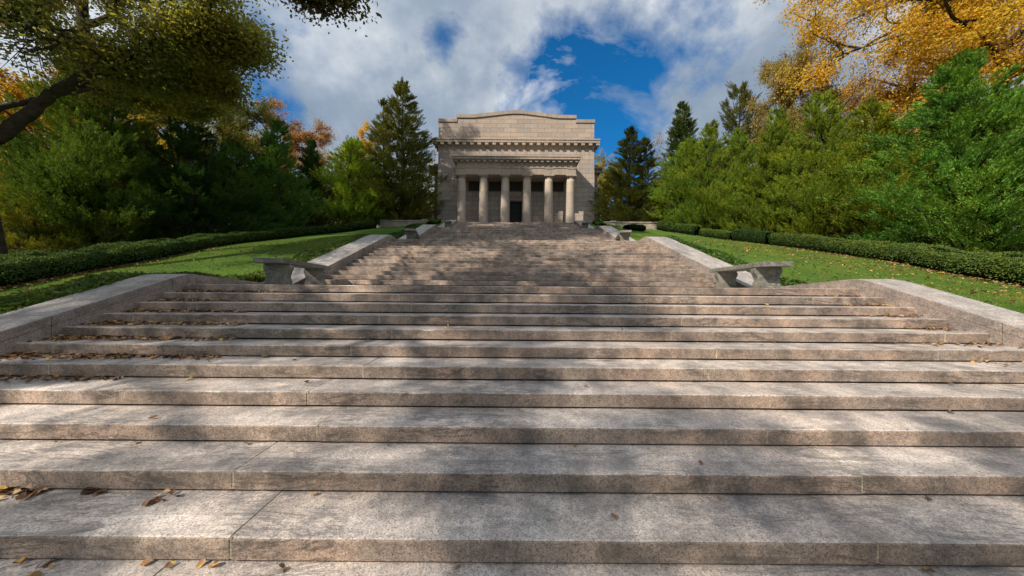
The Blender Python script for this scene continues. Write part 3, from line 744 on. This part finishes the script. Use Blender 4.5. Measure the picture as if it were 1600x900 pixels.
BR = {}
BR['oak'] = Species(*broad_mesh(21, h=24, rad=7.5, base=9.5, nleaf=130000, leaf=.125, tr=.42, nl=20, clump=.5), M_leaf, M_bark, 24, 7.5)
BR['leftoak'] = Species(*broad_mesh(26, h=24, rad=7.5, base=9.0, nleaf=100000, leaf=.105, tr=.32, nl=19, clump=.5,
    limbs=[([(0,0,4.2),(.7,.3,5.6),(2.0,.6,6.9),(3.8,.4,7.6),(5.6,-.2,8.4)], .15, .04, 26, 1), ([(.7,.3,5.6),(1.5,.9,6.7),(2.5,1.5,7.4),(3.4,2.0,7.6)], .06, .02, 24, 2), ([(0,0,5.0),(.3,1.5,6.8),(.8,3.0,7.8),(1.3,4.2,8.0)], .08, .02, 22, 2), ([(2.0,.6,6.9),(3.1,.8,7.7),(4.1,.9,8.0),(5.0,.8,7.9)], .06, .02, 24, 2)]), M_leaf, M_bark, 24, 7.5)
BR['shade'] = Species(*broad_mesh(28, h=24, rad=7.5, base=8.0, nleaf=26000, leaf=.19, tr=.36, nl=16, clump=.42, bare=.5), M_leaf, M_bark, 24, 7.5)
BR['overhang'] = Species(*broad_mesh(27, h=20, rad=6.5, base=8.5, nleaf=40000, leaf=.08, tr=.4, nl=16, clump=.32,
    limbs=[([(0,0,6.5),(2.5,1.6,8.4),(5.0,3.4,8.7),(7.6,4.5,7.8),(8.9,4.6,7.3)], .17, .012, 24, 14)]), M_leaf, M_bark, 20, 6.5)
BR['med'] = Species(*broad_mesh(22, h=16, rad=5, base=3.5, nleaf=50000, leaf=.16, tr=.28, nl=16, clump=.5), M_autumn, M_bark, 16, 5)
BR['thin'] = Species(*broad_mesh(23, h=14, rad=4, base=3, nleaf=16000, leaf=.15, tr=.2, nl=14, clump=.4, bare=.2), M_leaf, M_bark, 14, 4)
BR['bare'] = Species(*broad_mesh(24, h=14, rad=4.2, base=3, nleaf=1500, leaf=.13, tr=.18, nl=14, bare=.5), M_autumn, M_barkpale, 14, 4.2)
BR['maple'] = Species(*broad_mesh(25, h=22, rad=9, base=7, nleaf=170000, leaf=.14, tr=.5, nl=20, clump=.7), M_autumn, M_bark, 22, 9)
def bz(kind, px, ytop, D_, wpx, col, label, name, group=None, rz=0, z=None):
    x = (px-802.6)/F*D_; ztop = (447-ytop)/F*D_; zg = float(ground(x, D_))
    return plant(BR[kind], name, x, D_, ztop-zg+.1, wpx/F*D_, col, label, 'tree', group, rz)
GW = 'autumn trees in the woods behind'
YEL = (.42,.28,.03)
bz('maple', 1535, -230, 23, 540, (.52,.35,.035), 'huge orange leaved tree spreading over the top right corner', 'autumn_tree', rz=.4)
bz('med', 1240, 50, 29, 125, (.26,.215,.06), 'small russet and olive tree with thin leaves left of the huge orange one', 'autumn_tree', rz=1)
bz('med', 446, 186, 38, 150, (.36,.21,.10), 'rust coloured tree seen over the left cedar row', 'autumn_tree')
bz('med', 562, 205, 42, 70, (.55,.36,.03), 'golden yellow tree peeping out beside the tallest cedar', 'autumn_tree', rz=1)
bz('med', 75, 105, 20, 230, YEL, 'yellow leaved tree glowing behind the oak trunk at far left', 'autumn_tree', rz=2)
bz('med', 235, 120, 27, 190, (.40,.33,.04), 'yellow olive tree between the oak limb and the dark conifer', 'autumn_tree', rz=3)
bz('med', 345, 105, 26, 170, (.20,.20,.035), 'olive brown tree whose edge meets the sky left of centre', 'autumn_tree', rz=4)
bz('med', 945, 262, 46, 60, (.38,.36,.04), 'yellow green tree showing right beside the memorial wall', 'autumn_tree', rz=5)
bz('bare', 1020, 205, 48, 95, (.3,.2,.08), 'nearly bare pale twigged tree right of the memorial', 'bare_tree', rz=5)
bz('bare', 668, 228, 50, 80, (.3,.22,.08), 'nearly bare pale tree tucked left of the memorial cornice', 'bare_tree', rz=2)
bz('bare', 940, 225, 52, 60, (.3,.3,.08), 'nearly bare pale tree at the right corner of the memorial roof', 'bare_tree', rz=1)
bz('bare', 1322, 95, 27, 160, (.3,.2,.05), 'leafless branching tree in the gap beside the huge orange one', 'bare_tree', rz=3)
bz('med', 400, 255, 44, 130, (.20,.16,.04), 'muted brown tree deep behind the left cedar row', 'autumn_tree', rz=2.6)
# big oaks on the left, in frame and just past the frame; their shadows dapple the stairs
plant(BR['leftoak'], 'oak_tree', -15.3, 9.3, 24, 19, (.18,.20,.055), 'massive dark oak trunk at the left edge with olive brown crown overhead', 'tree', rz=0)
plant(BR['oak'], 'oak_tree', -24.5, 18.5, 34, 15, (.17,.165,.038), 'tall olive oak further back behind the left edge oak', 'tree', rz=2.2)
plant(BR['oak'], 'oak_tree', -21, 10, 37, 16, (.12,.12,.03), 'towering oak crown overhead behind the left edge oak, shading the top flights', 'tree', rz=5.1)
plant(BR['oak'], 'oak_tree', -16.8, 7.6, 32, 14, (.12,.12,.03), 'oak standing just outside the left edge, its high crown shading the third flight', 'tree', rz=1.7)
plant(BR['overhang'], 'oak_tree', -12.2, .6, 20, 13, (.060,.065,.022), 'oak whose dark branch tip hangs into the top of the photo left of centre', 'tree', rz=0)
SH = 'oaks standing beside the steps on the left, out of view'
for i, (x, y, h_, w_, rz_, sp_) in enumerate(((-19,-9,24,15,1.3,'shade'),(-8.5,-14,21,13,2.9,'shade'),(-17,-20,25,14,.2,'shade'))):
    plant(BR[sp_], 'oak_tree', x, y, h_, w_, (.10,.09,.022), 'oak outside the left of the view that dapples the lower steps with shade', 'tree', SH, rz=rz_)

# woods as one mass, far behind everything
r = np.random.default_rng(77)
tv = []; Vw = []; Fw = []; off = 0
nW = 150
ang = r.uniform(R(-72), R(72), nW); dist = r.uniform(52, 95, nW)
cx = np.sin(ang)*dist; cy = np.cos(ang)*dist; hh = r.uniform(10, 17, nW)
nl = 520
c = np.repeat(np.arange(nW), nl); n = len(c)
q = rdir(r, n)*(r.random((n,1))**.4)
P = np.stack([cx[c]+q[:,0]*5, cy[c]+q[:,1]*5, 5.5+hh[c]*.5+q[:,2]*hh[c]*.5], 1)
A = rdir(r, n); sdv = perp(A, r)
V, Fc = quads(P, A, sdv, r.uniform(.5,1.1,n), r.uniform(.4,.8,n), nrm=np.cross(A,sdv))
w = link('distant_woods', npmesh('distant_woods', V, Fc), M_autumn); w.color = (.12,.11,.03,1); setp(w, 'distant mixed autumn woods behind the tree rows', 'woods', kind='stuff')

# ------------------------------------------------------------------ hedges
def hedge(pts, label, col, w=.95, h=.72, dens=900, leaf=.055, name='hedge', group='clipped hedges along the lawns', seed=1, lump=.06):
    r = np.random.default_rng(seed); c = curve(pts); seg = np.linalg.norm(np.diff(c, axis=0), axis=1); s = np.r_[0, np.cumsum(seg)]; L = s[-1]
    mid = c[len(c)//2]; z0 = float(ground(*mid)); t = empty(name, (mid[0], mid[1], z0), label, 'hedge', group)
    n = int(L*dens*(w+2*h)*1.0); u = r.random(n)*L
    x = np.interp(u, s, c[:,0]); y = np.interp(u, s, c[:,1]); tx = np.gradient(c[:,0], s); ty = np.gradient(c[:,1], s)
    dx = np.interp(u, s, tx); dy = np.interp(u, s, ty); nn = np.hypot(dx, dy); dx /= nn; dy /= nn
    # rounded cross-section, perimeter parameter
    a = r.random(n)*np.pi; ca, sa = np.cos(a), np.sin(a)
    e = .32; cx = np.sign(ca)*np.abs(ca)**e; cz_ = np.abs(sa)**e
    lm = 1+lump*np.sin(u*2.1+seed)+lump*.9*np.sin(u*4.7+2*seed)*np.sin(a*3)+lump*.8*np.sin(u*1.1+4)
    endf = np.clip(np.minimum(u, L-u)/.25, .15, 1)**.5
    off = cx*w/2*lm*endf; hz = cz_*h*lm*(.85+.15*endf)
    X = x-dy*off; Y = y+dx*off; Z = ground(x, y)+hz
    nrm = unit(np.stack([-dy*cx, dx*cx, cz_*.9+.1], 1)); P = np.stack([X,Y,Z],1)+nrm*r.normal(0,.022,(n,1))-np.array([mid[0],mid[1],z0])
    A = unit(nrm*.7+rdir(r,n)); sd_ = perp(A, r)
    V, Fc = quads(P, A, sd_, leaf*r.uniform(.7,1.4,n), leaf*r.uniform(.5,.8,n), nrm=np.cross(A,sd_))
    o = link('foliage', npmesh('hedge_leaves', V, Fc), M_box, t); o.color = (*col, 1)
    # solid near-black core filling the inside
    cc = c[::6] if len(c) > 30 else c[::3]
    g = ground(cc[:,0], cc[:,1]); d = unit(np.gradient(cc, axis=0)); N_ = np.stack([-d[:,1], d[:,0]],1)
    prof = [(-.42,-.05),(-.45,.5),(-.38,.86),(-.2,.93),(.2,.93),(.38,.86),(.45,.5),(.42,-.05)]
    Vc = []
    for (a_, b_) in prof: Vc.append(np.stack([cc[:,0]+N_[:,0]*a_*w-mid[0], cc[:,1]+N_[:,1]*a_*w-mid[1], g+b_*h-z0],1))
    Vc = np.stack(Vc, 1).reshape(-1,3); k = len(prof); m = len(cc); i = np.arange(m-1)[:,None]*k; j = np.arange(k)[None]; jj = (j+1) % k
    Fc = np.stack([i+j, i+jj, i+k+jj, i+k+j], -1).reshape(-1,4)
    link('dark_core', npmesh('hedge_inner', Vc, Fc), M_core, t)
hedge([(-11.2,4.5),(-12.7,8),(-15,12.5),(-17,17.6),(-17.3,22),(-15.6,27),(-13.6,31.0)], 'long dark clipped hedge curving along the left lawn up to the terrace wall', (.07,.12,.038), w=1.0, h=.66, seed=3)
hedge([(13.3,6.2),(15.2,9.5),(17,13.5),(17.9,18),(17.0,21)], 'long green clipped hedge curving along the right lawn to the right edge', (.085,.135,.034), w=1.05, h=.80, seed=4, lump=.05)
hedge([(17.0,21.15),(16.4,23.5)], 'short dark rounded hedge section between the long right hedge and the lighter bushes', (.042,.085,.026), w=1.15, h=.9, seed=5, dens=600)
hedge([(16.3,23.7),(15.6,26.5)], 'light green low bush beyond the dark rounded hedge section', (.09,.15,.030), w=.9, h=.65, seed=6, dens=600)
hedge([(15.5,26.8),(14.3,31.2)], 'bright green hedge end touching the right terrace wall', (.08,.14,.032), w=1.1, h=.85, seed=7, dens=600)
hedge([(-7.7,29.3),(-7.4,31)], 'small sunlit bush at the left top of the stairs beside the memorial', (.08,.15,.03), w=.8, h=.38, seed=8, dens=600, name='small_bush', group='small bushes by the top flight')
hedge([(8.1,29.3),(7.9,31)], 'small sunlit bush at the right top of the stairs beside the memorial', (.08,.15,.03), w=.8, h=.34, seed=9, dens=600, name='small_bush', group='small bushes by the top flight')
hedge([(7.9,22.6),(9.2,22.9)], 'dark flat topped bush behind the right middle landing bench', (.020,.045,.016), w=.9, h=.36, seed=10, dens=600, name='small_bush', group='small bushes by the top flight')

# ------------------------------------------------------------------ grass, ground cover, fallen leaves (nobody could count them)
def scatter_ok(x, y, m=.0):
    a = np.abs(x-XC); lim = np.where(y < tops[0][0]+2.0, HW1+.76, HW2+.94)+m
    return (a > lim)
def blades(name, n, box, side, label, col, mat, hgt, wid, seed, kind='grass'):
    r = np.random.default_rng(seed); x = r.uniform(box[0], box[1], n); y = box[2]+(box[3]-box[2])*r.random(n)**1.5
    ok = scatter_ok(x, y, .02)
    x, y = x[ok], y[ok]; n = len(x)
    P = np.stack([x, y, ground(x,y)-.01],1); A = unit(np.stack([r.normal(0,.5,n), r.normal(0,.5,n), np.ones(n)],1))
    V, Fc = tris(P, A, perp(A, r), hgt*r.uniform(.5,1.3,n), wid*r.uniform(.7,1.3,n))
    o = link(name, npmesh(name, V, Fc), mat); o.color = (*col,1); setp(o, label, kind, kind='stuff'); return o
blades('grass', 170000, (-17, -6.4, 2.5, 22), -1, 'short green grass of the left lawn', (.085,.150,.024), M_blade, .055, .012, 31)
blades('grass', 200000, (6.4, 17.5, 2.5, 22), 1, 'short leaf strewn green grass of the right lawn', (.105,.170,.028), M_blade, .055, .012, 32)
def cover(side, y0, y1, width, n, seed, hgt=.14):
    r = np.random.default_rng(seed); y = r.uniform(y0, y1, n)
    lim = np.where(y < tops[0][0]+2.0, HW1+.72, HW2+.90)
    e = (.55+.3*np.sin(y*1.7)+.25*np.sin(y*.7+1))*width*.5+width*.45
    u = r.random(n); a = lim+u*e; x = XC+side*a
    hh_ = hgt*(1-.8*u**3)*(.75+.35*np.sin(y*5+a*4)*np.sin(a*7+y))
    P = np.stack([x, y, ground(x,y)+hh_*r.random(n)**.4],1); A = unit(rdir(r,n)*np.array([1,1,.5])+np.array([0,0,.25])); sd_ = perp(A, r)
    return quads(P, A, sd_, .08*r.uniform(.6,1.3,n), .055*r.uniform(.7,1.3,n), nrm=np.cross(A,sd_))
def coverobj(parts, label, col):
    Vs, Fs, off = [], [], 0
    for V, Fc in parts: Vs.append(V); Fs.append(Fc+off); off += len(V)
    o = link('ground_cover', npmesh('ground_cover', np.concatenate(Vs), np.concatenate(Fs)), M_cover); o.color = (*col,1); setp(o, label, 'ground cover', kind='stuff')
coverobj([cover(-1, 2.2, 8.6, 2.2, 60000, 41, .2), cover(-1, 8.4, 15.2, 1.5, 30000, 42, .2)], 'leafy low ground cover beside the left stair walls', (.075,.13,.030))
coverobj([cover(-1, 16.5, 23.5, 1.6, 14000, 45, .25)], 'shaded low ground cover by the left middle flight wall', (.03,.07,.018))
coverobj([cover(1, 8.6, 15.2, 1.3, 30000, 43, .22), cover(1, 6.6, 8.6, .8, 5000, 44, .08)], 'leafy low ground cover beside the right wall of the second flight', (.045,.10,.018))

def leafcards(P, r, size, tilt=.5):
    n = len(P); A = unit(np.stack([r.normal(size=n), r.normal(size=n), r.normal(0,tilt,n)],1)); up = unit(np.stack([r.normal(0,tilt,n), r.normal(0,tilt,n), np.ones(n)],1)); sd_ = unit(np.cross(up, A))
    l = size*r.uniform(.6,1.3,n); w_ = l*r.uniform(.5,.8,n); nr = unit(np.cross(A, sd_))
    l_, ww = l[:,None], w_[:,None]; P = P-A*l_*.5
    V = np.stack([P, P+A*l_*.3+sd_*ww*.5+nr*ww*.2, P+A*l_*.72+sd_*ww*.42+nr*ww*.28, P+A*l_+nr*ww*.2, P+A*l_*.72-sd_*ww*.42+nr*ww*.28, P+A*l_*.3-sd_*ww*.5+nr*ww*.2, P+A*l_*.5], 1)
    k = np.arange(n)[:,None]*7; f = np.array([[6,0,1],[6,1,2],[6,2,3],[6,3,4],[6,4,5],[6,5,0]])
    return V.reshape(-1,3), (k[:,:,None]+f[None]).reshape(-1,3)
r = np.random.default_rng(55); PL = []
def tread_z(i): return Z0+i*H
def drift(i, xa, xb, n, bias=1.6, hgt=.035, back=.12):
    """leaves blown against the riser at the back of tread i, densest at xa"""
    u = r.random(n)**bias; x = xa+(xb-xa)*u; yb = D0+(i+1)*T
    y = yb-.012-np.abs(r.normal(0, back, n))*(1-.5*u); y = np.maximum(y, D0+i*T+.02)
    z = tread_z(i)+.008+hgt*r.random(n)*(1-u)**.6*np.clip(1-(yb-y)/.3, .1, 1); PL.append(np.stack([x,y,z],1))
xl, xr = XC-HW1, XC+HW1
for i, (n, w_) in {2:(90,1.2), 3:(200,1.9), 4:(430,2.6), 5:(430,2.4), 6:(430,2.2), 7:(400,1.9), 8:(380,1.8), 9:(400,2.0)}.items(): drift(i, xl+.05, xl+w_, n)
for i, (n, w_) in {4:(14,1), 5:(45,1.1), 6:(45,.7), 7:(40,1.0), 8:(40,.9), 9:(30,.9)}.items(): drift(i, xr-.05, xr-w_, n, 1.3)
drift(0, -3.8, -3.35, 70, 1.0, .03, .07); drift(0, -3.05, -2.92, 9, 1, .015, .03); drift(-1, -2.9, -2.6, 9, 1.0, .02); drift(0, -2.5, -2.35, 7, 1, .02); drift(-1, -2.2, -1.2, 6, 1, .008, .04)
for i in range(-1, 10):                                              # singles here and there
    n = 6; x = r.uniform(xl, xr, n); back = r.random(n) < .6
    y = np.where(back, D0+(i+1)*T-.03, D0+i*T+r.uniform(.04,.36,n)); PL.append(np.stack([x,y,np.full(n,tread_z(i)+.012)],1))
for fi in (1,2):
    for k in range(13):
        n = 8; x = r.uniform(XC-HW2, XC+HW2, n); PL.append(np.stack([x, np.full(n, flights[fi][0]+k*T+.35), np.full(n, flights[fi][1]+k*H+.012)],1))
PL = np.concatenate(PL); V, Fc = leafcards(PL, r, .056, .35)
o = link('leaf_litter', npmesh('leaf_litter', V, Fc), M_litter); setp(o, 'dry brown leaves drifted into the corners of the granite steps', 'leaf litter', kind='stuff')
PL = []
n = 2600; x = r.uniform(6.9, 18, n); y = 3+17*r.random(n)**1.1; ok = scatter_ok(x,y,.02); x, y = x[ok], y[ok]; PL.append(np.stack([x,y,ground(x,y)+.045],1))
n = 700; x = r.uniform(-15, -6.9, n); y = r.uniform(3,20,n); ok = scatter_ok(x,y,.02); x, y = x[ok], y[ok]; PL.append(np.stack([x,y,ground(x,y)+.05],1))
n = 1500; s_ = r.random(n); c_ = curve([(-11.2,4.5),(-12.7,8),(-15,12.5),(-17,17.6)]); j_ = (s_*(len(c_)-1)).astype(int); x = c_[j_,0]+.62+np.abs(r.normal(0,.16,n)); y = c_[j_,1]; PL.append(np.stack([x,y,ground(x,y)+.03],1))
n = 1500; c_ = curve([(13.3,6.2),(15.2,9.5),(17,13.5),(17.9,18),(16.9,21.6),(14.3,31)]); j_ = (r.random(n)*(len(c_)-1)).astype(int); x = c_[j_,0]-.62-np.abs(r.normal(0,.3,n)); y = c_[j_,1]; PL.append(np.stack([x,y,ground(x,y)+.03],1))
V, Fc = leafcards(np.concatenate(PL), r, .07)
o = link('lawn_leaves', npmesh('lawn_leaves', V, Fc), M_litter); setp(o, 'small dead leaves scattered on the lawns and under the hedges', 'leaf litter', kind='stuff')
# the few single leaves that stand out on the steps
for (px, py, i, col, lab) in ((718,885,-1,(.40,.22,.10),'tan curled leaf at the bottom of the photo left of centre'),
        (700,508,6,(.55,.36,.05),'bright yellow leaf lying on a step left of centre'),
        (298,597,3,(.50,.34,.05),'yellow leaf against the riser on the left side of the steps'),
        (493,776,0,(.28,.15,.07),'small brown leaf on a near step beside a stone joint'),
        (899,697,1,(.20,.10,.04),'dark brown leaf at the back of a near step right of centre'),
        (165,737,0,(.13,.07,.04),'curled dark leaf lying in the middle of a left tread'),
        (916,604,3,(.18,.10,.05),'tiny dark leaf on a step right of centre'),
        (1127,779,0,(.30,.17,.08),'small tan leaf on a near step at the right'),
        (415,560,4,(.42,.26,.10),'orange brown leaf pair on the steps left of centre'),
        (1190,538,5,(.45,.30,.18),'pale leaf on a step below the right bench')):
    z = tread_z(i); yb = D0+(i+1)*T; D_ = min(max((z)/((447-py)/F), D0+i*T+.03), yb-.03); x = (px-802.6)/F*D_
    rr = np.random.default_rng(px); V, Fc = leafcards(np.zeros((1,3)), rr, .062 if i < 2 else .085, .25)
    o = link('fallen_leaf', npmesh('fallen_leaf', V, Fc), M_oneleaf); o.location = (x, D_, z+.014); o.color = (*col,1)
    setp(o, lab, 'leaf', 'single fallen leaves on the steps')
